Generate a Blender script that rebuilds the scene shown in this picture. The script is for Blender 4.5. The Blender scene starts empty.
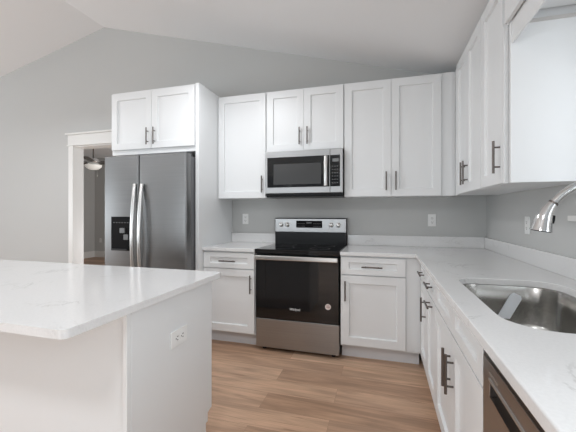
import bpy, bmesh, math, random
from mathutils import Vector, Matrix
R = math.radians
S = bpy.context.scene
C = S.collection
random.seed(4)

# ------------------------------------------------------------------ camera
cd = bpy.data.cameras.new('camera')
cam = bpy.data.objects.new('camera', cd); C.objects.link(cam)
cam.location = (-0.915, -3.380, 1.240)
cam.rotation_euler = (R(90), 0, R(16.207))
cd.sensor_width = 36.0
cd.lens = 36.0*325.83/576.0
cd.shift_y = -3.2/576.0
cd.clip_start = 0.02
S.camera = cam

# ------------------------------------------------------------------ world
W = bpy.data.worlds.new('world'); S.world = W; W.use_nodes = True
bg = W.node_tree.nodes['Background']
bg.inputs[0].default_value = (0.86, 0.93, 1.0, 1)
bg.inputs[1].default_value = 0.3

def area(name, loc, target, sx, sy, power, col=(1, 1, 1)):
    l = bpy.data.lights.new(name, 'AREA'); l.shape = 'RECTANGLE'
    l.size = sx; l.size_y = sy; l.energy = power; l.color = col
    o = bpy.data.objects.new(name, l); C.objects.link(o); o.location = loc
    d = Vector(target) - Vector(loc)
    o.rotation_euler = d.to_track_quat('-Z', 'Y').to_euler()
    return o
# daylight from the sink window and the left; the other lamps are added, unseen fill
area('window_daylight', (0.30, -2.33, 1.70), (-2.0, -2.10, 0.9), 0.80, 0.85, 6.5, (0.90, 0.95, 1.0))
area('right_fill', (0.25, -3.75, 1.65), (-4.0, -2.6, 1.2), 1.2, 1.1, 34, (0.85, 0.935, 1.0))  # added fill from the right, brightens the island end and fridge panel
area('rear_bounce_fill', (-3.9, -7.75, 0.9), (-3.9, -5.4, 4.4), 4.6, 1.6, 134, (0.86, 0.94, 1.0))  # added lamp behind the camera, tilted up to bounce off the ceiling
area('side_daylight', (-8.25, -3.4, 1.2), (-5.0, -3.0, 3.3), 3.6, 1.3, 82, (0.88, 0.945, 1.0))
area('far_room_fill', (-3.2, 2.3, 0.6), (-5.8, 1.3, 2.78), 1.2, 1.2, 60, (0.97, 0.98, 1.0))  # added fill aimed up at the far ceiling, no window there
for lx, ly in ((-1.2, -3.9), (-3.2, -3.9), (-5.2, -3.9), (-2.2, -1.25), (-4.6, -1.4)):
    area('overhead_fill', (lx, ly, 2.55), (lx, ly, 0), 0.30, 0.30, 13, (0.93, 0.96, 1.0))  # added overhead fill in mid-air, no fixtures built

S.view_settings.view_transform = 'Standard'
S.view_settings.look = 'None'
S.view_settings.gamma = 1
S.view_settings.use_curve_mapping = False
S.view_settings.exposure = 0.0

# ------------------------------------------------------------------ materials
def srgb(r, g, b):
    f = lambda c: (c/255/12.92) if c/255 <= 0.04045 else ((c/255+0.055)/1.055)**2.4
    return (f(r), f(g), f(b), 1)
def mat(name, col, rough=0.5, metal=0.0, spec=0.5, coat=0.0):
    m = bpy.data.materials.new(name); m.use_nodes = True
    b = m.node_tree.nodes['Principled BSDF']
    b.inputs['Base Color'].default_value = col
    b.inputs['Roughness'].default_value = rough
    b.inputs['Metallic'].default_value = metal
    b.inputs['Specular IOR Level'].default_value = spec
    b.inputs['Coat Weight'].default_value = coat
    return m
def nodes(m):
    return m.node_tree.nodes, m.node_tree.links, m.node_tree.nodes['Principled BSDF']
def noise_bump(m, scale, strength, dist=0.002, coords='Object'):
    n, l, b = nodes(m)
    tc = n.new('ShaderNodeTexCoord'); nz = n.new('ShaderNodeTexNoise'); bp = n.new('ShaderNodeBump')
    nz.inputs['Scale'].default_value = scale; nz.inputs['Detail'].default_value = 3
    bp.inputs['Strength'].default_value = strength; bp.inputs['Distance'].default_value = dist
    l.new(tc.outputs[coords], nz.inputs['Vector']); l.new(nz.outputs['Fac'], bp.inputs['Height'])
    l.new(bp.outputs['Normal'], b.inputs['Normal'])
    return m

M = {}
M['cab'] = noise_bump(mat('white_cabinet_paint', srgb(230, 231, 231), 0.38), 60, 0.04)
M['trim'] = mat('white_trim_paint', srgb(232, 231, 228), 0.35)
M['wall'] = noise_bump(mat('grey_wall_paint', srgb(197, 197, 195), 0.75, spec=0.3), 120, 0.15)
M['ceil'] = noise_bump(mat('white_ceiling_paint', srgb(242, 242, 242), 0.9, spec=0.2), 90, 0.15)
M['white'] = mat('white_plastic', srgb(238, 238, 236), 0.35)
M['slot'] = mat('dark_slot', srgb(60, 58, 56), 0.6)
M['handle'] = mat('brushed_nickel_bar', srgb(112, 106, 102), 0.32, 1.0)
M['chrome'] = mat('polished_nickel', srgb(205, 205, 205), 0.12, 1.0)
M['black'] = mat('black_enamel', srgb(19, 19, 20), 0.3, spec=0.22)
M['glass_black'] = mat('black_glass', srgb(17, 17, 19), 0.06, spec=0.6)
M['mesh_black'] = mat('dark_oven_window', srgb(62, 62, 62), 0.22)
M['matte_black'] = mat('matte_black_plastic', srgb(14, 14, 15), 0.55, spec=0.12)
M['rubber'] = mat('dark_gasket', srgb(50, 50, 50), 0.7)
M['key'] = mat('grey_key_print', srgb(88, 88, 88), 0.5)
M['led'] = mat('display_grey', srgb(120, 122, 122), 0.4)
M['print'] = mat('white_print', srgb(245, 245, 245), 0.5)
M['bowl_strip'] = mat('bowl_strip_white', srgb(228, 232, 236), 0.6)
M['kick'] = mat('toe_kick_paint', srgb(224, 224, 226), 0.5)
M['dark_in'] = mat('grey_strip_paint', srgb(196, 193, 190), 0.7)  # darker grey than the cabinet paint

def steel(name, col, rough, axis, stretch=90, dark=0.88):
    m = mat(name, col, rough, 1.0); n, l, b = nodes(m)
    tc = n.new('ShaderNodeTexCoord'); mp = n.new('ShaderNodeMapping'); nz = n.new('ShaderNodeTexNoise')
    sc = [stretch*3]*3; sc[axis] = 1.5
    mp.inputs['Scale'].default_value = sc; nz.inputs['Scale'].default_value = 1; nz.inputs['Detail'].default_value = 4
    cr = n.new('ShaderNodeValToRGB')
    cr.color_ramp.elements[0].position = 0.3; cr.color_ramp.elements[1].position = 0.7
    cr.color_ramp.elements[0].color = (col[0]*dark, col[1]*dark, col[2]*dark, 1); cr.color_ramp.elements[1].color = col
    l.new(tc.outputs['Object'], mp.inputs['Vector']); l.new(mp.outputs['Vector'], nz.inputs['Vector'])
    l.new(nz.outputs['Fac'], cr.inputs['Fac']); l.new(cr.outputs['Color'], b.inputs['Base Color'])
    mr = n.new('ShaderNodeMapRange'); mr.inputs['To Min'].default_value = rough*0.8; mr.inputs['To Max'].default_value = rough*1.25
    l.new(nz.outputs['Fac'], mr.inputs['Value']); l.new(mr.outputs['Result'], b.inputs['Roughness'])
    return m
M['steel_h'] = steel('brushed_stainless_horizontal', srgb(170, 170, 170), 0.34, 0)
M['steel_v'] = steel('brushed_stainless_fridge', srgb(138, 138, 138), 0.36, 0)
M['steel_dw'] = steel('brushed_stainless_dishwasher', srgb(168, 162, 158), 0.30, 0)
M['steel_sink'] = steel('brushed_stainless_sink', srgb(186, 184, 180), 0.24, 1, 40)
M['steel_hd'] = mat('satin_steel_handle', srgb(214, 213, 211), 0.28, 1.0)
M['steel_side'] = mat('grey_painted_steel', srgb(120, 120, 122), 0.45, 0.6)

def quartz():
    m = mat('white_quartz', srgb(236, 235, 233), 0.13, spec=0.5); n, l, b = nodes(m)
    tc = n.new('ShaderNodeTexCoord')
    nz = n.new('ShaderNodeTexNoise'); nz.inputs['Scale'].default_value = 2.2; nz.inputs['Detail'].default_value = 7
    nz.inputs['Roughness'].default_value = 0.62; nz.inputs['Distortion'].default_value = 1.1
    sub = n.new('ShaderNodeMath'); sub.operation = 'SUBTRACT'; sub.inputs[1].default_value = 0.5
    ab = n.new('ShaderNodeMath'); ab.operation = 'ABSOLUTE'
    r1 = n.new('ShaderNodeMapRange'); r1.inputs['From Min'].default_value = 0.0; r1.inputs['From Max'].default_value = 0.016
    r1.inputs['To Min'].default_value = 1; r1.inputs['To Max'].default_value = 0
    msk = n.new('ShaderNodeTexNoise'); msk.inputs['Scale'].default_value = 3.3; msk.inputs['Detail'].default_value = 3
    r2 = n.new('ShaderNodeMapRange'); r2.inputs['From Min'].default_value = 0.50; r2.inputs['From Max'].default_value = 0.66
    mul = n.new('ShaderNodeMath'); mul.operation = 'MULTIPLY'
    mul2 = n.new('ShaderNodeMath'); mul2.operation = 'MULTIPLY'; mul2.inputs[1].default_value = 0.38
    mix = n.new('ShaderNodeMix'); mix.data_type = 'RGBA'
    mix.inputs['A'].default_value = srgb(226, 225, 224); mix.inputs['B'].default_value = srgb(158, 155, 152)
    fine = n.new('ShaderNodeTexNoise'); fine.inputs['Scale'].default_value = 130; fine.inputs['Detail'].default_value = 2
    rf = n.new('ShaderNodeMapRange'); rf.inputs['To Min'].default_value = 0.93; rf.inputs['To Max'].default_value = 1.05
    mm = n.new('ShaderNodeMix'); mm.data_type = 'RGBA'; mm.blend_type = 'MULTIPLY'; mm.inputs['Factor'].default_value = 1
    for t in (nz, msk, fine): l.new(tc.outputs['Object'], t.inputs['Vector'])
    l.new(nz.outputs['Fac'], sub.inputs[0]); l.new(sub.outputs[0], ab.inputs[0]); l.new(ab.outputs[0], r1.inputs['Value'])
    l.new(msk.outputs['Fac'], r2.inputs['Value'])
    l.new(r1.outputs['Result'], mul.inputs[0]); l.new(r2.outputs['Result'], mul.inputs[1]); l.new(mul.outputs[0], mul2.inputs[0])
    l.new(mul2.outputs[0], mix.inputs['Factor'])
    l.new(fine.outputs['Fac'], rf.inputs['Value']); l.new(mix.outputs['Result'], mm.inputs['A']); l.new(rf.outputs['Result'], mm.inputs['B'])
    l.new(mm.outputs['Result'], b.inputs['Base Color'])
    return m
M['quartz'] = quartz()

def planks():
    m = mat('oak_vinyl_planks', srgb(170, 128, 98), 0.42, spec=0.4); n, l, b = nodes(m)
    tc = n.new('ShaderNodeTexCoord')
    br = n.new('ShaderNodeTexBrick'); br.offset = 0.37; br.offset_frequency = 2; br.squash = 1.0
    br.inputs['Scale'].default_value = 1.0; br.inputs['Mortar Size'].default_value = 0.0012
    br.inputs['Mortar Smooth'].default_value = 0.2; br.inputs['Bias'].default_value = 0.0
    br.inputs['Brick Width'].default_value = 1.22; br.inputs['Row Height'].default_value = 0.18
    br.inputs['Color1'].default_value = (0, 0, 0, 1); br.inputs['Color2'].default_value = (1, 1, 1, 1); br.inputs['Mortar'].default_value = (0.5, 0.5, 0.5, 1)
    l.new(tc.outputs['Object'], br.inputs['Vector'])
    ramp = n.new('ShaderNodeValToRGB'); e = ramp.color_ramp.elements
    e[0].position = 0; e[0].color = srgb(184, 148, 121); e[1].position = 1; e[1].color = srgb(215, 180, 152)
    k = ramp.color_ramp.elements.new(0.5); k.color = srgb(202, 165, 137)
    l.new(br.outputs['Color'], ramp.inputs['Fac'])
    # grain stretched along the plank, shifted per plank
    sep = n.new('ShaderNodeSeparateXYZ'); com = n.new('ShaderNodeCombineXYZ')
    l.new(tc.outputs['Object'], sep.inputs[0])
    ma = n.new('ShaderNodeMath'); ma.operation = 'MULTIPLY_ADD'; ma.inputs[1].default_value = 7.0
    l.new(br.outputs['Color'], ma.inputs[0]); l.new(sep.outputs['X'], ma.inputs[2])
    l.new(ma.outputs[0], com.inputs['X']); l.new(sep.outputs['Y'], com.inputs['Y']); l.new(br.outputs['Color'], com.inputs['Z'])
    def grain(sx, sy, det, dist):
        mp = n.new('ShaderNodeMapping'); mp.inputs['Scale'].default_value = (sx, sy, 3)
        nz = n.new('ShaderNodeTexNoise'); nz.inputs['Scale'].default_value = 1; nz.inputs['Detail'].default_value = det
        nz.inputs['Distortion'].default_value = dist
        l.new(com.outputs[0], mp.inputs['Vector']); l.new(mp.outputs[0], nz.inputs['Vector'])
        return nz
    g1 = grain(1.1, 10, 5, 1.6); g2 = grain(4, 110, 3, 0.4)
    r1 = n.new('ShaderNodeMapRange'); r1.inputs['From Min'].default_value = 0.36; r1.inputs['From Max'].default_value = 0.66
    r1.inputs['To Min'].default_value = 0.74; r1.inputs['To Max'].default_value = 1.12
    r2 = n.new('ShaderNodeMapRange'); r2.inputs['From Min'].default_value = 0.35; r2.inputs['From Max'].default_value = 0.65
    r2.inputs['To Min'].default_value = 0.90; r2.inputs['To Max'].default_value = 1.06
    l.new(g1.outputs['Fac'], r1.inputs['Value']); l.new(g2.outputs['Fac'], r2.inputs['Value'])
    mu = n.new('ShaderNodeMath'); mu.operation = 'MULTIPLY'
    l.new(r1.outputs['Result'], mu.inputs[0]); l.new(r2.outputs['Result'], mu.inputs[1])
    x1 = n.new('ShaderNodeMix'); x1.data_type = 'RGBA'; x1.blend_type = 'MULTIPLY'; x1.inputs['Factor'].default_value = 1
    l.new(ramp.outputs['Color'], x1.inputs['A']); l.new(mu.outputs[0], x1.inputs['B'])
    g3 = grain(1.3, 26, 4, 2.6)
    r3 = n.new('ShaderNodeMapRange'); r3.inputs['From Min'].default_value = 0.60; r3.inputs['From Max'].default_value = 0.74
    r3.inputs['To Min'].default_value = 0.0; r3.inputs['To Max'].default_value = 0.55
    l.new(g3.outputs['Fac'], r3.inputs['Value'])
    x3 = n.new('ShaderNodeMix'); x3.data_type = 'RGBA'; x3.inputs['B'].default_value = srgb(118, 84, 60)
    l.new(r3.outputs['Result'], x3.inputs['Factor']); l.new(x1.outputs['Result'], x3.inputs['A'])
    x2 = n.new('ShaderNodeMix'); x2.data_type = 'RGBA'; x2.inputs['B'].default_value = srgb(112, 84, 64)
    sc = n.new('ShaderNodeMath'); sc.operation = 'MULTIPLY'; sc.inputs[1].default_value = 0.5
    l.new(br.outputs['Fac'], sc.inputs[0]); l.new(sc.outputs[0], x2.inputs['Factor']); l.new(x3.outputs['Result'], x2.inputs['A'])
    l.new(x2.outputs['Result'], b.inputs['Base Color'])
    return m
M['floor'] = planks()
def pane_glass():
    m = bpy.data.materials.new('window_glass'); m.use_nodes = True
    n, l = m.node_tree.nodes, m.node_tree.links
    n.remove(n['Principled BSDF']); t = n.new('ShaderNodeBsdfTransparent'); g = n.new('ShaderNodeBsdfGlossy')
    g.inputs['Roughness'].default_value = 0.02; mx = n.new('ShaderNodeMixShader'); mx.inputs[0].default_value = 0.08
    l.new(t.outputs[0], mx.inputs[1]); l.new(g.outputs[0], mx.inputs[2]); l.new(mx.outputs[0], n['Material Output'].inputs[0])
    return m
M['pane'] = pane_glass()
def lamp_glass():
    m = mat('lit_frosted_glass', srgb(250, 248, 240), 0.4)
    b = m.node_tree.nodes['Principled BSDF']
    b.inputs['Emission Color'].default_value = (1, 0.97, 0.92, 1); b.inputs['Emission Strength'].default_value = 0.22
    return m
M['lamp'] = lamp_glass()

# ------------------------------------------------------------------ mesh helpers
def box(bm, x0, x1, y0, y1, z0, z1):
    xs, ys, zs = sorted((x0, x1)), sorted((y0, y1)), sorted((z0, z1))
    v = [bm.verts.new((x, y, z)) for z in zs for y in ys for x in xs]
    for f in ((0, 2, 3, 1), (4, 5, 7, 6), (0, 1, 5, 4), (2, 6, 7, 3), (0, 4, 6, 2), (1, 3, 7, 5)):
        bm.faces.new([v[i] for i in f])
def prism(bm, pts, axis, a, b):
    """polygon (2D points) extruded along an axis from a to b"""
    def P(p, t):
        return {'x': (t, p[0], p[1]), 'y': (p[0], t, p[1]), 'z': (p[0], p[1], t)}[axis]
    A = [bm.verts.new(P(p, a)) for p in pts]; B = [bm.verts.new(P(p, b)) for p in pts]
    n = len(pts)
    bm.faces.new(A); bm.faces.new(B[::-1])
    for i in range(n):
        bm.faces.new((A[i], B[i], B[(i+1) % n], A[(i+1) % n]))
def tube(bm, pts, r, seg=12, cap=True, flat=None):
    """tube along points; r number or list; flat=(a,b) scales the two cross axes"""
    pts = [Vector(p) for p in pts]; n = len(pts)
    rs = r if isinstance(r, (list, tuple)) else [r]*n
    up = Vector((0, 0, 1)); rings = []
    d0 = (pts[1]-pts[0]).normalized()
    ref = Vector((1, 0, 0)) if abs(d0.x) < 0.9 else Vector((0, 1, 0))
    for i, p in enumerate(pts):
        d = (pts[min(i+1, n-1)] - pts[max(i-1, 0)]).normalized()
        u = (ref - d*ref.dot(d)).normalized(); w = d.cross(u)
        ref = u
        fa, fb = flat if flat else (1, 1)
        rings.append([bm.verts.new(p + (u*math.cos(t)*fa + w*math.sin(t)*fb)*rs[i]) for t in [2*math.pi*k/seg for k in range(seg)]])
    for a, b in zip(rings, rings[1:]):
        for k in range(seg):
            bm.faces.new((a[k], a[(k+1) % seg], b[(k+1) % seg], b[k]))
    if cap:
        bm.faces.new(rings[0][::-1]); bm.faces.new(rings[-1])
def lathe(bm, prof, c, seg=24, axis='z'):
    rings = []
    for r, h in prof:
        ring = []
        for k in range(seg):
            t = 2*math.pi*k/seg; a, b = r*math.cos(t), r*math.sin(t)
            p = {'z': (a, b, h), 'y': (a, h, b), 'x': (h, a, b)}[axis]
            ring.append(bm.verts.new(Vector(c)+Vector(p)))
        rings.append(ring)
    for a, b in zip(rings, rings[1:]):
        for k in range(seg):
            bm.faces.new((a[k], a[(k+1) % seg], b[(k+1) % seg], b[k]))
    bm.faces.new(rings[0][::-1]); bm.faces.new(rings[-1])
def obj(name, bm, m, parent=None, bevel=0.0, smooth=False, seg=2):
    bmesh.ops.recalc_face_normals(bm, faces=bm.faces[:])
    me = bpy.data.meshes.new(name); bm.to_mesh(me); bm.free()
    me.materials.append(m)
    o = bpy.data.objects.new(name, me); C.objects.link(o)
    if parent: o.parent = parent
    if smooth:
        for p in me.polygons: p.use_smooth = True
        me.set_sharp_from_angle(angle=R(40))
    if bevel:
        b = o.modifiers.new('bevel', 'BEVEL'); b.width = bevel; b.segments = seg; b.limit_method = 'ANGLE'; b.angle_limit = R(40)
    return o
def bobj(name, m, parent, *boxes, bevel=0.0015):
    bm = bmesh.new()
    for b in boxes: box(bm, *b)
    return obj(name, bm, m, parent, bevel)
def thing(name, label, cat, loc=(0, 0, 0), rotz=0, group=None):
    o = bpy.data.objects.new(name, None); C.objects.link(o)
    o.location = loc; o.rotation_euler = (0, 0, rotz); o.empty_display_size = 0.1
    o['label'] = label; o['category'] = cat
    if group: o['group'] = group
    return o
def tag(o, label, cat, group=None):
    o['label'] = label; o['category'] = cat
    if group: o['group'] = group
    return o
def struct(o):
    o['kind'] = 'structure'; return o

# ------------------------------------------------------------------ the room
XL, YF, WT = -8.4, -7.9, 0.15
RX, RZ = -4.37, 3.635
def roof(x):
    return RZ + (x-RX)*(2.44-RZ)/(0-RX) if x > RX else RZ + (x-RX)*0.228
def slab(name, boxes, m, bevel=0):
    bm = bmesh.new()
    for b in boxes: box(bm, *b)
    return struct(obj(name, bm, m, None, bevel))

slab('floor', [(-9.2, 0.15, YF-0.15, 4.2, -0.06, 0)], M['floor'])
bm = bmesh.new()
xa = XL-0.15
prism(bm, [(xa, roof(xa)), (RX, RZ), (0.15, roof(0.15)), (0.15, roof(0.15)+0.12), (RX, RZ+0.12), (xa, roof(xa)+0.12)], 'y', YF-0.15, 0.0)
struct(obj('ceiling', bm, M['ceil']))
# back wall with the cased opening (x -4.89..-3.97, z 0..2.13)
OX0, OX1, OZ = -4.895, -3.97, 2.13
bm = bmesh.new()
prism(bm, [(xa, 0), (OX0, 0), (OX0, roof(OX0)), (xa, roof(xa))], 'y', 0, WT)
prism(bm, [(OX0, OZ), (OX1, OZ), (OX1, roof(OX1)), (RX, RZ), (OX0, roof(OX0))], 'y', 0, WT)
prism(bm, [(OX1, 0), (0.15, 0), (0.15, roof(0.15)), (OX1, roof(OX1))], 'y', 0, WT)
struct(obj('wall_back', bm, M['wall']))
# right wall with the sink window and a second, unseen opening added for light
WY0, WY1, WZ0, WZ1 = -2.74, -1.58, 1.216, 2.19
slab('wall_right', [(0, 0.15, WY1, 0, 0, 2.44), (0, 0.15, YF, -4.4, 0, 2.44), (0, 0.15, -3.15, WY0, 0, 2.44), (0, 0.15, -4.4, -3.15, 0, 1.1), (0, 0.15, -4.4, -3.15, 2.25, 2.44), (0, 0.15, WY0, WY1, 0, WZ0), (0, 0.15, WY0, WY1, WZ1, 2.44)], M['wall'])
# left wall and the wall behind the camera, both with big windows
lt = roof(XL)
slab('wall_left', [(XL-0.15, XL, YF, -5.3, 0, lt), (XL-0.15, XL, -1.5, 0, 0, lt), (XL-0.15, XL, -5.3, -1.5, 0, 0.55), (XL-0.15, XL, -5.3, -1.5, 2.35, lt)], M['wall'])
bm = bmesh.new()
FX0, FX1, FZ = -6.3, -1.5, 2.55
prism(bm, [(xa, 0), (FX0, 0), (FX0, roof(FX0)), (xa, roof(xa))], 'y', YF-0.15, YF)
prism(bm, [(FX0, FZ), (FX1, FZ), (FX1, roof(FX1)), (RX, RZ), (FX0, roof(FX0))], 'y', YF-0.15, YF)
prism(bm, [(FX1, 0), (0.15, 0), (0.15, roof(0.15)), (FX1, roof(FX1))], 'y', YF-0.15, YF)
struct(obj('wall_front', bm, M['wall']))

def window(name, axis, p, a0, a1, z0, z1, d=0.05, mull=1):
    """window in a wall plane: axis 'x' means the pane lies at x = p and spans y a0..a1"""
    def bx(bm, u0, u1, t0, t1, w0, w1):
        if axis == 'x': box(bm, t0, t1, u0, u1, w0, w1)
        else: box(bm, u0, u1, t0, t1, w0, w1)
    bm = bmesh.new(); f = 0.045
    bx(bm, a0, a1, p-d/2, p+d/2, z0, z0+f); bx(bm, a0, a1, p-d/2, p+d/2, z1-f, z1)
    bx(bm, a0, a0+f, p-d/2, p+d/2, z0+f, z1-f); bx(bm, a1-f, a1, p-d/2, p+d/2, z0+f, z1-f)
    for k in range(mull):
        c = a0+(a1-a0)*(k+1)/(mull+1); bx(bm, c-f/2, c+f/2, p-d/2, p+d/2, z0+f, z1-f)
    fr = struct(obj(name, bm, M['trim'], None, 0.002))
    bm = bmesh.new(); bx(bm, a0+f, a1-f, p-0.003, p+0.003, z0+f, z1-f)
    obj('pane', bm, M['pane'], fr)
    return fr
w1 = window('window_1', 'x', 0.10, WY0, WY1, WZ0, WZ1)
window('added_window', 'x', 0.10, -4.4, -3.15, 1.1, 2.25)  # unseen window added to let the right-hand fill light in
window('window_2', 'x', XL-0.08, -5.3, -1.5, 0.55, 2.35, mull=2)
window('window_3', 'y', YF-0.08, FX0, FX1, 0.0, FZ, mull=3)
# stool (inner sill) of the sink window, its end showing past the cabinet
slab('trim_1', [(-0.040, 0.075, -2.80, -1.45, 1.200, 1.226)], M['trim'], 0.003)

# cased opening: head with cap, left and right casing legs, white jamb
slab('trim_2', [(-4.955, -3.84, -0.022, 0, OZ+0.012, 2.275)], M['trim'], 0.002)
slab('trim_3', [(-4.98, -3.81, -0.045, 0, 2.275, 2.298)], M['trim'], 0.003)
slab('trim_4', [(-4.965, -3.83, -0.030, 0, OZ, OZ+0.012)], M['trim'], 0.002)
slab('trim_5', [(-4.950, -4.872, -0.018, 0, 0, OZ)], M['trim'], 0.002)
slab('trim_6', [(OX1-0.005, -3.855, -0.018, 0, 0, OZ)], M['trim'], 0.002)
slab('door_1', [(OX0, OX0+0.018, 0, WT, 0, OZ), (OX1-0.018, OX1, 0, WT, 0, OZ), (OX0, OX1, 0, WT, OZ-0.014, OZ)], M['trim'], 0.001)
slab('baseboard_back', [(XL, -4.950, -0.016, 0, 0, 0.14), (-3.855, -3.6, -0.016, 0, 0, 0.14)], M['trim'], 0.003)
slab('baseboard_left', [(XL, XL+0.016, YF, 0, 0, 0.14)], M['trim'], 0.003)

# the room beyond the opening
FXL, FYB, FXR, FC = -8.69, 3.90, -2.9, 2.78
slab('wall_far', [(FXL-0.1, FXR+0.1, FYB, FYB+0.1, 0, FC)], M['wall'])
slab('wall_far_left', [(FXL-0.1, FXL, WT, FYB, 0, FC)], M['wall'])
slab('wall_far_right', [(FXR, FXR+0.1, WT, FYB, 0, FC)], M['wall'])
slab('ceiling_far', [(FXL-0.1, FXR+0.1, WT, FYB+0.1, FC, FC+0.08)], M['ceil'])
slab('baseboard_far', [(FXL, FXR, FYB-0.018, FYB, 0, 0.175)], M['trim'], 0.004)
slab('baseboard_far_left', [(FXL, FXL+0.018, WT, FYB-0.018, 0, 0.175)], M['trim'], 0.004)

# ------------------------------------------------------------------ cabinets
ST = 0.066
def shaker(name, parent, x0, x1, z0, z1, yb, t=0.020, st=ST, rec=0.014, label=None):
    """shaker door or drawer front facing local -y; yb is its back plane"""
    bm = bmesh.new(); yf = yb-t
    O = [(x0, z0), (x1, z0), (x1, z1), (x0, z1)]
    sz = min(st, (z1-z0)*0.30)
    I = [(x0+st, z0+sz), (x1-st, z0+sz), (x1-st, z1-sz), (x0+st, z1-sz)]
    s = 0.0045
    J = [(x0+st+s, z0+sz+s), (x1-st-s, z0+sz+s), (x1-st-s, z1-sz-s), (x0+st+s, z1-sz-s)]
    v = lambda L, y: [bm.verts.new((p[0], y, p[1])) for p in L]
    b_, o_, i_, j_ = v(O, yb), v(O, yf), v(I, yf), v(J, yf+rec)
    bm.faces.new(b_); bm.faces.new(j_)
    for a, c in ((b_, o_), (o_, i_), (i_, j_)):
        for k in range(4): bm.faces.new((a[k], a[(k+1) % 4], c[(k+1) % 4], c[k]))
    return obj(name, bm, M['cab'], parent, 0.0008)
def pull(parent, x, z, yf, vertical=True, L=0.165, r=0.0062):
    """bar pull with two posts on a front whose face is at y=yf"""
    bm = bmesh.new(); yb = yf-0.030; h = L/2; q = 0.064 if L > 0.14 else L*0.3
    if L > 0.14: q = 0.050
    if vertical:
        tube(bm, [(x, yb, z-h), (x, yb, z+h)], r)
        for s in (-q, q): tube(bm, [(x, yf+0.001, z+s), (x, yb, z+s)], 0.0045, 10)
    else:
        tube(bm, [(x-h, yb, z), (x+h, yb, z)], r)
        for s in (-q, q): tube(bm, [(x+s, yf+0.001, z), (x+s, yb, z)], 0.0045, 10)
    return obj('handle', bm, M['handle'], parent, 0, True)

G = 0.0025
def base_cab(label, loc, rotz, w, fronts, d=0.612, toe=0.090, hollow=False, x_fill=(), group=None, kick_in=True):
    """fronts: list of (kind, x0, x1, z0, z1, handle) in local coordinates"""
    t = thing('base_cabinet', label, 'cabinet', loc, rotz, group or 'white shaker base cabinets')
    H = 0.8835; bt = 0.018; KZ = 0.125
    if hollow:
        bobj('body', M['cab'], t, (0, bt, -d, -0.004, KZ, H), (w-bt, w, -d, -0.004, KZ, 0.63), (w-bt, w, -d, -d+0.025, 0.63, H), (bt, w-bt, -d, -0.004, KZ, KZ+bt),
             (bt, w-bt, -0.016, -0.004, KZ+bt, H), (bt, w-bt, -d, -d+bt, H-0.05, H), bevel=0)
    else:
        bobj('body', M['cab'], t, (0, w, -d, -0.004, KZ, H), bevel=0.001)
    bobj('toe_kick', M['kick'], t, (0.001, w-0.001, -d+toe, -0.03, 0, KZ), bevel=0)
    for kind, x0, x1, z0, z1, h in fronts:
        if kind == 'filler':
            bobj('filler', M['cab'], t, (x0, x1, -d-0.004, -d-0.0005, z0, z1), bevel=0.0008); continue
        f = shaker(kind, t, x0+G/2, x1-G/2, z0, z1, -d-0.0005)
        if h: pull(f, h[0], h[1], -d-0.0205, h[2], h[3] if len(h) > 3 else 0.165)
    return t
def wall_cab(label, loc, rotz, w, z0, z1, doors, d=0.322, fill=(), name='wall_cabinet', group=None, bw=None):
    t = thing(name, label, 'cabinet', loc, rotz, group or 'white shaker wall cabinets')
    bobj('body', M['cab'], t, (0, bw or w, -d, -0.003, 0, z1-z0), bevel=0.0012)
    for a, b in fill:
        bobj('filler', M['cab'], t, (a, b, -d-0.004, -d-0.0005, 0, z1-z0), bevel=0.0008)
    for x0, x1, h in doors:
        f = shaker('door', t, x0+G/2, x1-G/2, 0.003, z1-z0-0.012, -d-0.0005)
        pull(f, h, 0.055+0.0825, -d-0.0205)
    return t

DR0, DR1, DO0, DO1 = 0.727, 0.870, 0.140, 0.719
# back run, left of the range
base_cab('short white base cabinet left of the range, one drawer over one door', (-2.5545, 0, 0), 0, 0.527,
         [('drawer', 0.004, 0.523, DR0, DR1, (0.2635, 0.795, False)), ('door', 0.004, 0.523, DO0, DO1, (0.491, 0.592, True))])
# back run, right of the range, with corner filler
base_cab('white base cabinet right of the range running into the corner', (-1.2565, 0, 0), 0, 0.6275,
         [('drawer', 0.004, 0.518, DR0, DR1, (0.257, 0.795, False)), ('door', 0.004, 0.518, DO0, DO1, (0.042, 0.592, True)),
          ('filler', 0.520, 0.6275, 0.140, 0.880, None)])
# right run: local x runs towards the camera
Q = -math.pi/2
base_cab('narrow white base cabinet on the sink side nearest the corner, upright door pull', (0, -0.629, 0), Q, 0.389,
         [('filler', 0.0, 0.024, 0.120, 0.880, None), ('drawer', 0.026, 0.387, DR0, DR1, (0.200, 0.795, False)), ('door', 0.026, 0.387, DO0, DO1, (0.342, 0.575, True))])
base_cab('narrow white base cabinet with horizontal pulls on both drawer and door', (0, -1.019, 0), Q, 0.380,
         [('drawer', 0.002, 0.378, DR0, DR1, (0.205, 0.795, False)), ('door', 0.002, 0.378, DO0, DO1, (0.215, 0.680, False))])
base_cab('wide white sink base cabinet with two doors beside the dishwasher', (0, -1.400, 0), Q, 0.905,
         [('false_drawer', 0.002, 0.4525, DR0, DR1, None), ('false_drawer', 0.4545, 0.903, DR0, DR1, None),
          ('door', 0.002, 0.4525, DO0, DO1, (0.420, 0.565, True, 0.165)), ('door', 0.4545, 0.903, DO0, DO1, (0.487, 0.565, True, 0.165))], hollow=True)
base_cab('white base cabinet past the dishwasher at the near end of the counter', (0, -2.935, 0), Q, 0.60,
         [('drawer', 0.002, 0.598, DR0, DR1, (0.30, 0.795, False)), ('door', 0.002, 0.598, DO0, DO1, (0.05, 0.592, True))])

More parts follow.
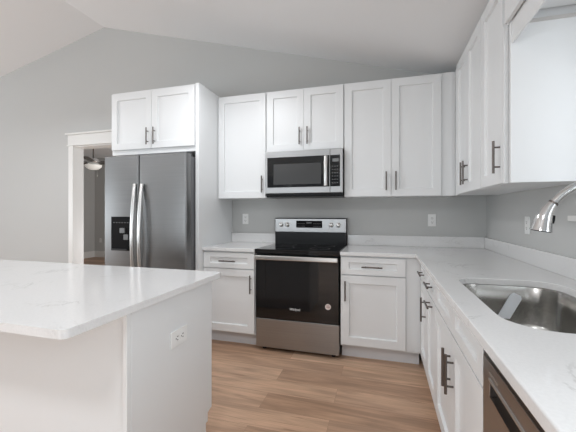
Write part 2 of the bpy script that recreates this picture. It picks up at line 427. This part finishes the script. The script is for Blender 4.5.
# wall cabinets on the back wall
ZB, ZT = 1.386, 2.440
wall_cab('tall white wall cabinet left of the microwave, single door', (-2.5535, 0, ZB), 0, 0.531, ZB, ZT, [(0.004, 0.525, 0.491)])
wall_cab('short white two-door wall cabinet above the microwave', (-2.0215, 0, 1.838), 0, 0.7615, 1.838, ZT, [(0.003, 0.3805, 0.342), (0.3805, 0.757, 0.419)])
wall_cab('tall white two-door wall cabinet right of the microwave', (-1.2590, 0, ZB), 0, 0.935, ZB, ZT, [(0.004, 0.4165, 0.374), (0.4165, 0.826, 0.455)], fill=[(0.828, 0.917)])
# wall cabinets on the window side
wall_cab('white two-door wall cabinet on the window side next to the corner', (0, -0.3245, ZB), Q, 0.8255, ZB, ZT, [(0.148, 0.470, 0.433), (0.470, 0.8225, 0.505)], fill=[(0.020, 0.146)])
c = wall_cab('white single-door wall cabinet ending beside the window', (0, -1.151, ZB), Q, 0.399, ZB, ZT, [(0.003, 0.370, 0.337)], bw=0.392)
# finished end: a stile and the thick end panel facing the window
bobj('end_stile', M['cab'], c, (0.3725, 0.392, -0.342, -0.3225, 0, 0.775), bevel=0.001)
bobj('filler', M['cab'], c, (0.3925, 0.4040, -0.270, -0.003, 0, 1.05), bevel=0)
bobj('end_panel', M['cab'], c, (0.4045, 0.4195, -0.322, -0.003, 0.0, 0.775), bevel=0.001)
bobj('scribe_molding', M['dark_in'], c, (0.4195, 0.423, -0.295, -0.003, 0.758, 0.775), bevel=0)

# header bridging the window opening between cabinets: flush face, lower valance, soffit board
t = thing('window_header', 'white header board with lower valance bridging above the sink window', 'cabinet trim', (0, -1.5710, 2.162), Q)
bobj('fascia', M['cab'], t, (0.016, 1.20, -0.342, -0.324, 0.0, 0.278), (-0.020, 0.016, -0.342, -0.3235, 0.003, 0.278), bevel=0.001)
bobj('valance', M['cab'], t, (-0.004, 1.20, -0.317, -0.310, -0.105, 0.278), bevel=0.001)
bobj('soffit', M['cab'], t, (0.017, 1.20, -0.309, -0.003, 0.030, 0.048), bevel=0.001)
t2 = wall_cab('white wall cabinet on the near side of the sink window', (0, -2.780, ZB), Q, 0.34, ZB, ZT, [(0.002, 0.338, 0.06)])

# under-cabinet edge: thin light rail sheet seen below the window side cabinets comes with their bodies
# refrigerator surround
t = thing('refrigerator_side_panel', 'tall white panel between refrigerator and left counter', 'cabinet panel', (-2.5725, 0, 0))
bobj('panel', M['cab'], t, (-0.009, 0.0165, -0.680, -0.003, 0, 2.452), bevel=0.001)
bobj('front_edge', M['cab'], t, (-0.021, 0.0165, -0.700, -0.6805, 0.0, 2.452), bevel=0.001)
t = thing('wall_cabinet', 'deep white two-door cabinet above the refrigerator', 'cabinet', (-3.572, 0, 1.822), group='white shaker wall cabinets')
wdt = -2.5945+3.572
bobj('body', M['cab'], t, (0, wdt, -0.678, -0.003, 0, 0.632), bevel=0.0012)
f = shaker('door', t, 0.010, 0.4875, 0.050, 0.615, -0.6785); pull(f, 0.451, 0.165, -0.6985)
f = shaker('door', t, 0.4905, wdt-0.012, 0.050, 0.615, -0.6785); pull(f, 0.530, 0.165, -0.6985)

# ------------------------------------------------------------------ refrigerator
t = thing('refrigerator', 'stainless side-by-side refrigerator with ice and water dispenser', 'refrigerator', (-3.515, 0, 0))
FW = 0.918
bobj('cabinet_shell', M['steel_side'], t, (0.012, FW-0.006, -0.755, -0.03, 0.025, 1.760), bevel=0.004)
bobj('foot', M['rubber'], t, (0.05, 0.10, -0.70, -0.62, 0, 0.025), bevel=0)
bobj('foot', M['rubber'], t, (FW-0.10, FW-0.05, -0.70, -0.62, 0, 0.025), bevel=0)
bobj('base_grille', M['rubber'], t, (0.02, FW-0.02, -0.80, -0.7555, 0.030, 0.095), bevel=0.003)
bobj('gasket', M['rubber'], t, (0.014, FW-0.008, -0.768, -0.7555, 0.11, 1.762), bevel=0)
def fr_door(x0, x1):
    bm = bmesh.new(); r = 0.022; pts = []
    for cx, a0 in ((x1-r, -90), (x0+r, 180)):
        for k in range(6):
            a = R(a0 + 18*k); pts.append((cx+r*math.cos(a), -0.822+0.0+r*math.sin(a)))
    pts = [(x0, -0.769)] + [(x0+r-r*math.cos(R(18*k)), -0.822-r*math.sin(R(18*k))) for k in range(6)] + \
          [(x1-r+r*math.sin(R(18*k)), -0.822-r*math.cos(R(18*k))) for k in range(6)] + [(x1, -0.769)]
    prism(bm, pts, 'z', 0.10, 1.780)
    return obj('door', bm, M['steel_v'], t, 0, True)
d1 = fr_door(0.0, 0.402); d2 = fr_door(0.408, FW)
def fr_handle(par, x, s):
    bm = bmesh.new(); pts = []; z0, z1 = 0.50, 1.508
    for k in range(25):
        u = k/24; z = z0+(z1-z0)*u; bow = math.sin(math.pi*u)
        pts.append((x - s*0.0, -0.858-0.040*bow**0.8, z))
    tube(bm, pts, 0.0185, 12, flat=(1.0, 0.75))
    for zz in (z0+0.012, z1-0.012): tube(bm, [(x, -0.842, zz), (x, -0.862, zz)], 0.013, 10)
    obj('handle', bm, M['steel_hd'], par, 0, True)
fr_handle(d1, 0.377, 1); fr_handle(d2, 0.456, -1)
dp = bobj('dispenser', M['matte_black'], d1, (0.094, 0.342, -0.8485, -0.8445, 0.880, 1.203), bevel=0.003)
bobj('dispenser_cavity', M['matte_black'], dp, (0.112, 0.312, -0.8500, -0.8487, 0.885, 1.075), bevel=0.001)
bobj('ice_lever', M['led'], dp, (0.205, 0.262, -0.862, -0.8502, 1.048, 1.095), bevel=0.003)
bobj('water_lever', M['led'], dp, (0.250, 0.300, -0.862, -0.8502, 0.985, 1.035), bevel=0.003)
bobj('drip_tray', M['rubber'], dp, (0.11, 0.285, -0.860, -0.8502, 0.885, 0.897), bevel=0.001)
for k in range(6): bobj('key', M['key'], dp, (0.120+0.032*k, 0.137+0.032*k, -0.8493, -0.8486, 1.143, 1.151), bevel=0)
bobj('hinge_cover', M['rubber'], t, (0.02, 0.10, -0.80, -0.70, 1.7605, 1.792), bevel=0.004)
bobj('hinge_cover', M['rubber'], t, (FW-0.10, FW-0.02, -0.80, -0.70, 1.7605, 1.792), bevel=0.004)

# ------------------------------------------------------------------ range
t = thing('range', 'stainless freestanding electric range with black glass oven door', 'stove', (-2.0195, 0, 0))
RW = 0.756
bobj('body', M['black'], t, (0.002, RW-0.002, -0.600, -0.02, 0.035, 0.893), bevel=0.002)
for fx in (0.04, RW-0.08):
    for fy in (-0.56, -0.12):
        bm = bmesh.new(); tube(bm, [(fx+0.02, fy, 0), (fx+0.02, fy, 0.034)], 0.018); obj('foot', bm, M['rubber'], t)
dw = bobj('storage_drawer', M['steel_h'], t, (0.003, RW-0.003, -0.628, -0.601, 0.035, 0.290), bevel=0.004)
dr = bobj('oven_door', M['black'], t, (0.003, RW-0.003, -0.634, -0.601, 0.296, 0.862), bevel=0.004)
gl = bobj('door_glass', M['glass_black'], dr, (0.008, RW-0.008, -0.6375, -0.6345, 0.298, 0.858), bevel=0.001)
bm = bmesh.new()
box(bm, 0.010, RW-0.010, -0.690, -0.668, 0.826, 0.864)
for fx in (0.035, RW-0.035): box(bm, fx-0.014, fx+0.014, -0.672, -0.638, 0.832, 0.858)
obj('handle', bm, M['steel_hd'], dr, 0.006)
bobj('oven_window', M['glass_black'], gl, (0.10, RW-0.10, -0.6385, -0.6378, 0.40, 0.70), bevel=0)
def text(body, size, m, parent, loc, rot, name='logo', xs=1.0, ext=0.0004):
    cu = bpy.data.curves.new(name, 'FONT'); cu.body = body; cu.size = size; cu.extrude = ext
    cu.align_x = 'CENTER'; cu.align_y = 'CENTER'; cu.resolution_u = 3
    tmp = bpy.data.objects.new(name, cu); C.objects.link(tmp)
    dg = bpy.context.evaluated_depsgraph_get()
    me = bpy.data.meshes.new_from_object(tmp.evaluated_get(dg)); bpy.data.objects.remove(tmp)
    o = bpy.data.objects.new(name, me); C.objects.link(o); me.materials.clear(); me.materials.append(m)
    o.parent = parent; o.location = loc; o.rotation_euler = rot; o.scale = (xs, 1, 1)
    return o
text('Whirlpool', 0.030, M['print'], dr, (0.370, -0.6394, 0.397), (R(90), 0, 0), xs=0.75)
bm = bmesh.new(); lathe(bm, [(0.0250, -0.6396), (0.0250, -0.6386)], (0.660, 0, 0.443), 28, 'y')
sk = obj('sticker', bm, mat('round_sticker', srgb(228, 214, 208), 0.6), dr); sk['label'] = 'round pale sticker'
bm = bmesh.new()
for a, b, c1, d_ in ((-0.013, 0.013, 0.008, 0.012), (-0.012, -0.006, -0.008, 0.004), (-0.002, 0.004, -0.012, 0.004), (0.008, 0.014, -0.009, 0.004)):
    box(bm, 0.660+a, 0.660+b, -0.6400, -0.6397, 0.443+c1, 0.443+d_)
obj('sticker_print', bm, mat('sticker_ink', srgb(150, 110, 105), 0.6), sk)
# cooktop: glass with raised front rim and faint burner rings
ck = bobj('cooktop', M['glass_black'], t, (0.0, RW, -0.648, -0.075, 0.8935, 0.9165), (0.0, RW, -0.648, -0.6405, 0.872, 0.8935), bevel=0.003)
for cx, cy, rr in ((0.20, -0.47, 0.115), (0.56, -0.47, 0.09), (0.20, -0.22, 0.075), (0.56, -0.22, 0.10)):
    seg = 40; a = []; b = []; bm = bmesh.new()
    for k in range(seg):
        an = 2*math.pi*k/seg
        a.append(bm.verts.new((cx+rr*math.cos(an), cy+rr*math.sin(an), 0.9169))); b.append(bm.verts.new((cx+(rr-0.003)*math.cos(an), cy+(rr-0.003)*math.sin(an), 0.9169)))
    for k in range(seg): bm.faces.new((a[k], a[(k+1) % seg], b[(k+1) % seg], b[k]))
    obj('burner_ring', bm, M['key'], ck)
bgd = bobj('backguard', M['black'], t, (0.0, RW, -0.074, -0.012, 0.895, 1.186), bevel=0.004)
cp = bobj('control_panel', M['steel_h'], bgd, (0.004, RW-0.004, -0.0815, -0.0745, 1.040, 1.178), bevel=0.003)
dsp = bobj('display', M['matte_black'], cp, (0.236, 0.510, -0.0835, -0.0818, 1.085, 1.158), bevel=0.001)
bobj('clock', M['key'], dsp, (0.345, 0.400, -0.0842, -0.0836, 1.128, 1.146), bevel=0)
for i in range(4):
    for j in range(2):
        for x in (0.250, 0.418):
            bobj('key', M['key'], dsp, (x+0.021*i, x+0.013+0.021*i, -0.0842, -0.0836, 1.098+0.026*j, 1.104+0.026*j), bevel=0)
for kx in (0.072, 0.140, 0.604, 0.676):
    bm = bmesh.new(); lathe(bm, [(0.024, -0.0816), (0.024, -0.088), (0.0195, -0.090), (0.0175, -0.108), (0.015, -0.110)], (kx, 0, 1.115), 24, 'y')
    kb = obj('knob', bm, M['steel_hd'], cp, 0, True)
    bobj('knob_mark', M['black'], kb, (kx-0.0012, kx+0.0012, -0.1106, -0.1102, 1.116, 1.129), bevel=0)

# ------------------------------------------------------------------ microwave
t = thing('microwave', 'stainless over-the-range microwave under the short cabinet', 'microwave', (-2.0120, 0, 1.392))
MW = 0.750
bobj('body', M['black'], t, (0.002, MW-0.002, -0.375, -0.004, 0.014, 0.441), bevel=0.003)
bobj('vent_base', M['black'], t, (0.004, MW-0.004, -0.372, -0.05, 0.0, 0.0135), bevel=0.002)
dr = bobj('door', M['steel_h'], t, (0.001, 0.632, -0.405, -0.3755, 0.034, 0.437), bevel=0.003)
cpn = bobj('control_panel', M['steel_h'], t, (0.634, MW-0.001, -0.405, -0.3755, 0.034, 0.437), bevel=0.003)
bobj('lower_lip', M['black'], t, (0.001, MW-0.001, -0.399, -0.3755, 0.014, 0.033), bevel=0.002)
fg = bobj('door_glass', M['glass_black'], dr, (0.024, 0.626, -0.4075, -0.4052, 0.090, 0.378), bevel=0.001)
bobj('window', M['mesh_black'], fg, (0.088, 0.550, -0.4086, -0.4077, 0.118, 0.312), bevel=0)
kp = bobj('key_panel', M['glass_black'], cpn, (0.636, MW-0.026, -0.4075, -0.4052, 0.090, 0.378), bevel=0.001)
bobj('display', M['led'], kp, (0.655, 0.712, -0.4084, -0.4077, 0.315, 0.345), bevel=0)
for i in range(3):
    for j in range(6):
        bobj('key', M['key'], kp, (0.650+0.022*i, 0.664+0.022*i, -0.4083, -0.4077, 0.120+0.030*j, 0.128+0.030*j), bevel=0)
bm = bmesh.new(); pts = [(0.598, -0.434-0.014*math.sin(math.pi*k/16), 0.098+0.268*k/16) for k in range(17)]
tube(bm, pts, 0.0165, 12, flat=(1.0, 0.7))
for zz in (0.110, 0.354): tube(bm, [(0.598, -0.4076, zz), (0.598, -0.434, zz)], 0.010, 10)
obj('handle', bm, M['steel_hd'], dr, 0, True)

# ------------------------------------------------------------------ dishwasher
t = thing('dishwasher', 'dark stainless dishwasher with pocket handle under the counter', 'dishwasher', (0, -2.3075, 0), Q)
DWW = 0.61
bobj('tub', M['black'], t, (0.034, DWW-0.004, -0.560, -0.03, 0.10, 0.862), bevel=0.002)
bobj('toe_panel', M['black'], t, (0.006, DWW-0.006, -0.545, -0.50, 0.0, 0.0995), bevel=0)
bobj('mounting_strip', M['cab'], t, (0.0, DWW, -0.612, -0.5605, 0.874, 0.8835), bevel=0)
bm = bmesh.new()
# front: full width panels around a recessed pocket handle
box(bm, 0.003, DWW-0.003, -0.634, -0.561, 0.110, 0.735)
box(bm, 0.003, DWW-0.003, -0.634, -0.561, 0.785, 0.831)
box(bm, 0.003, 0.060, -0.634, -0.561, 0.735, 0.785)
box(bm, DWW-0.060, DWW-0.003, -0.634, -0.561, 0.735, 0.785)
box(bm, 0.060, DWW-0.060, -0.596, -0.561, 0.735, 0.785)
bmesh.ops.remove_doubles(bm, verts=bm.verts[:], dist=1e-5)
dd = obj('door', bm, M['steel_dw'], t, 0.0015)
bobj('pocket_lip', M['steel_hd'], dd, (0.062, DWW-0.062, -0.638, -0.628, 0.781, 0.790), bevel=0.002)
bobj('gap_shade_strip', M['black'], dd, (0.004, DWW-0.004, -0.632, -0.562, 0.8315, 0.8600), bevel=0.001)  # flush black strip, paints the shade of the gap under the counter
bobj('gap_shade_back', M['black'], t, (0.004, DWW-0.004, -0.600, -0.562, 0.8630, 0.8735), bevel=0)  # second black strip set back, darkens the same gap
bobj('vent', M['steel_hd'], dd, (0.060, 0.130, -0.6355, -0.6342, 0.800, 0.806), bevel=0)

# ------------------------------------------------------------------ counters
CT, CH = 0.914, 0.030
def rrect(x0, x1, y0, y1, r, n=10):
    """rounded rectangle outline; r = radii at (x0,y0),(x1,y0),(x1,y1),(x0,y1)"""
    P = []
    for (cx, cy, a0), rr in zip(((x0, y0, 180), (x1, y0, 270), (x1, y1, 0), (x0, y1, 90)), r):
        ox = cx + (rr if cx == x0 else -rr); oy = cy + (rr if cy == y0 else -rr)
        for k in range(n+1):
            a = R(a0+90*k/n); P.append((ox+rr*math.cos(a), oy+rr*math.sin(a)))
    return P
def slab_poly(name, outer, holes, z0, z1, m, bevel=0.003):
    bm = bmesh.new()
    def loop(pts):
        v = [bm.verts.new((p[0], p[1], z1)) for p in pts]
        return [bm.edges.new((v[i], v[(i+1) % len(v)])) for i in range(len(v))]
    E = loop(outer)
    for h in holes: E += loop(h)
    bmesh.ops.triangle_fill(bm, edges=E, use_beauty=True)
    r = bmesh.ops.extrude_face_region(bm, geom=bm.faces[:])
    for v in [g for g in r['geom'] if isinstance(g, bmesh.types.BMVert)]: v.co.z = z0
    return obj(name, bm, m, None, bevel)
sink_out = rrect(-0.562, -0.140, -2.318, -1.553, (0.13, 0.13, 0.12, 0.10))
CX = -0.663
ct = slab_poly('countertop', [(-1.2575, -0.002), (-1.2575, -0.646), (CX, -0.646), (CX, -3.56), (-0.002, -3.56), (-0.002, -0.002)], [sink_out], CT-CH, CT, M['quartz'])
tag(ct, 'white quartz L-shaped countertop around the sink and right of the range', 'countertop')
ct = slab_poly('countertop', [(-2.5545, -0.002), (-2.5545, -0.646), (-2.0255, -0.646), (-2.0255, -0.002)], [], CT-CH, CT, M['quartz'])
tag(ct, 'small white quartz countertop piece left of the range', 'countertop')
def splash(label, *b):
    o = bobj('backsplash', M['quartz'], None, b, bevel=0.002); tag(o, label, 'backsplash', 'quartz backsplash strips')
splash('short quartz backsplash strip left of the range', -2.5545, -2.0255, -0.022, -0.001, CT+0.0005, 1.016)
splash('quartz backsplash strip on the back wall right of the range', -1.2575, -0.0225, -0.022, -0.001, CT+0.0005, 1.016)
splash('long quartz backsplash strip below the sink window', -0.022, -0.001, -3.56, -0.001, CT+0.0005, 1.016)

# ------------------------------------------------------------------ sink
sk = thing('kitchen_sink', 'stainless undermount single bowl sink in the counter', 'sink', (-0.351, -1.9355, 0.6))
bm = bmesh.new()
P = [(p[0]+0.351, p[1]+1.9355) for p in sink_out]; N = len(P)
cxs = 0.0; rings = []
for s, inset, z in ((1.0, -0.012, 0.2815), (1.0, -0.002, 0.2815), (1.0, 0.0, 0.279), (1.0, 0.004, 0.20), (1.0, 0.008, 0.11), (1.0, 0.018, 0.082), (1.0, 0.036, 0.068), (1.0, 0.065, 0.062), (1.0, 0.12, 0.059)):
    ring = []
    hx, hy = 0.211, 0.3825
    for p in P:
        ring.append(bm.verts.new((p[0]*(hx-inset)/hx, p[1]*(hy-inset)/hy, z)))
    rings.append(ring)
for a, b in zip(rings, rings[1:]):
    for k in range(N): bm.faces.new((a[k], a[(k+1) % N], b[(k+1) % N], b[k]))
bm.faces.new(rings[-1])
o = obj('bowl', bm, M['steel_sink'], sk, 0, True)
for p in o.data.polygons: p.use_smooth = True
md = o.modifiers.new('solid', 'SOLIDIFY'); md.thickness = 0.0015; md.offset = 1.0
bm = bmesh.new(); lathe(bm, [(0.045, 0.0602), (0.052, 0.0625), (0.045, 0.0625), (0.038, 0.061), (0.012, 0.0608)], (0.04, 0.0, 0), 28)
obj('drain', bm, M['chrome'], sk, 0, True)
# pale strip set slantwise on the far end wall of the bowl
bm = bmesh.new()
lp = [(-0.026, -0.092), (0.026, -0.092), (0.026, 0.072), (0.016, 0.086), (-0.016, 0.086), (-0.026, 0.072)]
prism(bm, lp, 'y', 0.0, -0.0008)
lb = obj('sticker', bm, M['bowl_strip'], sk); lb.location = (0.022, 0.3745, 0.170); lb.rotation_euler = (0, R(27), 0)
lb['label'] = 'pale strip inside the bowl'

# ------------------------------------------------------------------ faucet
t = thing('faucet', 'polished pull-down gooseneck faucet arching over the sink', 'faucet', (-0.062, -1.935, CT))
bm = bmesh.new(); lathe(bm, [(0.030, 0.0005), (0.030, 0.008), (0.022, 0.014), (0.0205, 0.10), (0.018, 0.125), (0.0145, 0.135)], (0, 0, 0), 24)
obj('base', bm, M['chrome'], t, 0, True)
bm = bmesh.new(); ctrl = [(0, 0, 0.12), (0, 0, 0.30), (-0.012, 0, 0.37), (-0.05, 0, 0.420), (-0.105, 0, 0.4365), (-0.165, 0, 0.4260), (-0.212, 0, 0.396), (-0.242, 0, 0.362)]
def catmull(P, n=6):
    P = [Vector(p) for p in P]; out = []
    for i in range(len(P)-1):
        a, b, c_, d_ = P[max(i-1, 0)], P[i], P[i+1], P[min(i+2, len(P)-1)]
        for k in range(n):
            u = k/n
            out.append(0.5*((2*b)+(c_-a)*u+(2*a-5*b+4*c_-d_)*u*u+(3*b-a-3*c_+d_)*u**3))
    return out+[P[-1]]
tube(bm, catmull(ctrl), 0.0138, 18)
obj('neck', bm, M['chrome'], t, 0, True)
bm = bmesh.new()
hp = catmull([(-0.2425, 0, 0.3615), (-0.258, 0, 0.338), (-0.272, 0, 0.305), (-0.281, 0, 0.258)], 4)
n_ = len(hp); tube(bm, hp, [0.0158+0.0200*(k/(n_-1))**1.3 for k in range(n_)], 20)
sh = obj('spray_head', bm, M['chrome'], t, 0, True)
bm = bmesh.new(); tube(bm, [(-0.2395, 0, 0.3650), (-0.2440, 0, 0.3590)], 0.0164, 18)
obj('collar', bm, M['handle'], t, 0, True)
bm = bmesh.new(); tube(bm, [(-0.2400, -0.004, 0.316), (-0.2425, -0.004, 0.300), (-0.2445, -0.004, 0.286)], [0.004, 0.0055, 0.004], 10)
obj('spray_button', bm, M['black'], sh, 0, True)
bm = bmesh.new(); tube(bm, [(-0.2811, 0, 0.2578), (-0.2814, 0, 0.2560)], 0.031, 18); obj('spray_nozzle', bm, M['rubber'], sh, 0, True)
bm = bmesh.new(); tube(bm, [(0.0, -0.018, 0.075), (0.0, -0.034, 0.078)], 0.012, 12); tube(bm, [(0.0, -0.034, 0.078), (-0.01, -0.075, 0.120)], [0.007, 0.005], 10)
obj('lever', bm, M['chrome'], t, 0, True)

# ------------------------------------------------------------------ island
t = thing('kitchen_island', 'white kitchen island base with flat end panel and seating overhang', 'kitchen island', (-1.785, -2.41, 0))
bm = bmesh.new()   # end panel with toe notch at the far corner
prism(bm, [(0.0, 0.0), (0.517, 0.0), (0.517, 0.190), (0.532, 0.205), (0.575, 0.215), (0.575, 0.8865), (0.0, 0.8865)], 'x', -0.019, 0.0)
obj('end_panel', bm, M['cab'], t, 0.0012)
bobj('corner_stile', M['cab'], t, (-0.019, -0.001, -0.020, -0.0005, 0, 0.8865), bevel=0.001)
bobj('back_panel', M['cab'], t, (-2.30, -0.0195, -0.0, 0.014, 0, 0.8865), bevel=0.001)
bobj('body', M['cab'], t, (-2.30, -0.0195, 0.0145, 0.545, 0.115, 0.8865), bevel=0)
bobj('toe_kick', M['kick'], t, (-2.28, -0.02, 0.0145, 0.49, 0, 0.1145), bevel=0)
for k in range(4):
    x0 = -0.57*(k+1)-0.012; x1 = x0+0.565
    # fronts face the refrigerator side
    f = bobj('drawer', M['cab'], t, (x0, x1, 0.5455, 0.5655, DR0, DR1))
    f = bobj('door', M['cab'], t, (x0, x1, 0.5455, 0.5655, DO0, DO1))
it = slab_poly('island_top', rrect(-4.15, -1.763, -2.688, -1.755, (0.03, 0.022, 0.03, 0.03), 10), [], 0.887, 0.914, M['quartz'], 0.003)
tag(it, 'white quartz island top with rounded corners', 'countertop')

# ------------------------------------------------------------------ outlets
def outlet(label, loc, rot, w=0.072, h=0.116):
    t = thing('wall_outlet', label, 'outlet', loc, group='white wall outlets')
    t.rotation_euler = rot
    pl = bobj('cover_plate', M['white'], t, (-w/2, w/2, -0.0065, -0.0005, -h/2, h/2), bevel=0.002)
    for s in (-0.0195, 0.0195):
        f = bobj('socket', M['white'], pl, (-0.0165, 0.0165, -0.0082, -0.0066, s-0.0140, s+0.0140), bevel=0.003)
        bobj('slots', M['slot'], f, (-0.0088, -0.0055, -0.0087, -0.0083, s-0.001, s+0.008), (0.0055, 0.0088, -0.0087, -0.0083, s-0.001, s+0.007), (-0.003, 0.003, -0.0087, -0.0083, s-0.010, s-0.005), bevel=0)
    return t
outlet('white outlet on the back wall left of the range', (-2.392, 0, 1.172), (0, 0, 0))
outlet('white outlet on the back wall right of the range', (-0.462, 0, 1.168), (0, 0, 0))
outlet('white outlet on the window-side wall beside the faucet', (0, -0.888, 1.158), (0, 0, Q))
outlet('white sideways outlet on the island end panel', (-1.785, -2.129, 0.692), (0, R(90), R(90)))
outlet('white outlet low on the wall in the room beyond the doorway', (-8.48, FYB, 0.47), (0, 0, 0))

# ------------------------------------------------------------------ ceiling fan in the far room
t = thing('ceiling_fan', 'ceiling fan with dark blades and lit bowl seen through the doorway', 'ceiling fan', (-6.46, 1.78, FC))
FZ_ = -0.53
bm = bmesh.new(); lathe(bm, [(0.065, -0.0005), (0.07, -0.03), (0.03, -0.06)], (0, 0, 0), 20); obj('canopy', bm, M['chrome'], t, 0, True)
bm = bmesh.new(); tube(bm, [(0, 0, -0.05), (0, 0, FZ_+0.10)], 0.012); obj('downrod', bm, M['handle'], t, 0, True)
bm = bmesh.new(); lathe(bm, [(0.03, 0.10+FZ_), (0.10, 0.06+FZ_), (0.115, 0.0+FZ_), (0.10, -0.03+FZ_), (0.06, -0.045+FZ_)], (0, 0, 0), 24); obj('motor', bm, M['chrome'], t, 0, True)
bm = bmesh.new(); lathe(bm, [(0.12, -0.046+FZ_), (0.155, -0.06+FZ_), (0.14, -0.10+FZ_), (0.08, -0.145+FZ_), (0.01, -0.155+FZ_)], (0, 0, 0), 24); obj('lamp_shade', bm, M['lamp'], t, 0, True)
for k in range(5):
    a = 2*math.pi*k/5+0.3; bm = bmesh.new()
    box(bm, 0.17, 0.66, -0.062, 0.062, FZ_+0.0, FZ_+0.008); box(bm, 0.10, 0.19, -0.018, 0.018, FZ_-0.006, FZ_+0.0)
    bmesh.ops.rotate(bm, verts=bm.verts[:], cent=(0, 0, 0), matrix=Matrix.Rotation(a, 3, 'Z'))
    obj('blade', bm, mat('dark_walnut_blade', srgb(66, 58, 52), 0.5), t, 0.003)
for dx in (-0.09, 0.10):
    bm = bmesh.new(); tube(bm, [(dx, 0.0, FZ_-0.04), (dx, 0.0, FZ_-0.26)], 0.0025, 6); lathe(bm, [(0.006, FZ_-0.29), (0.010, FZ_-0.275), (0.006, FZ_-0.26)], (dx, 0, 0), 10)
    obj('pull_chain', bm, M['steel_hd'], t, 0, True)
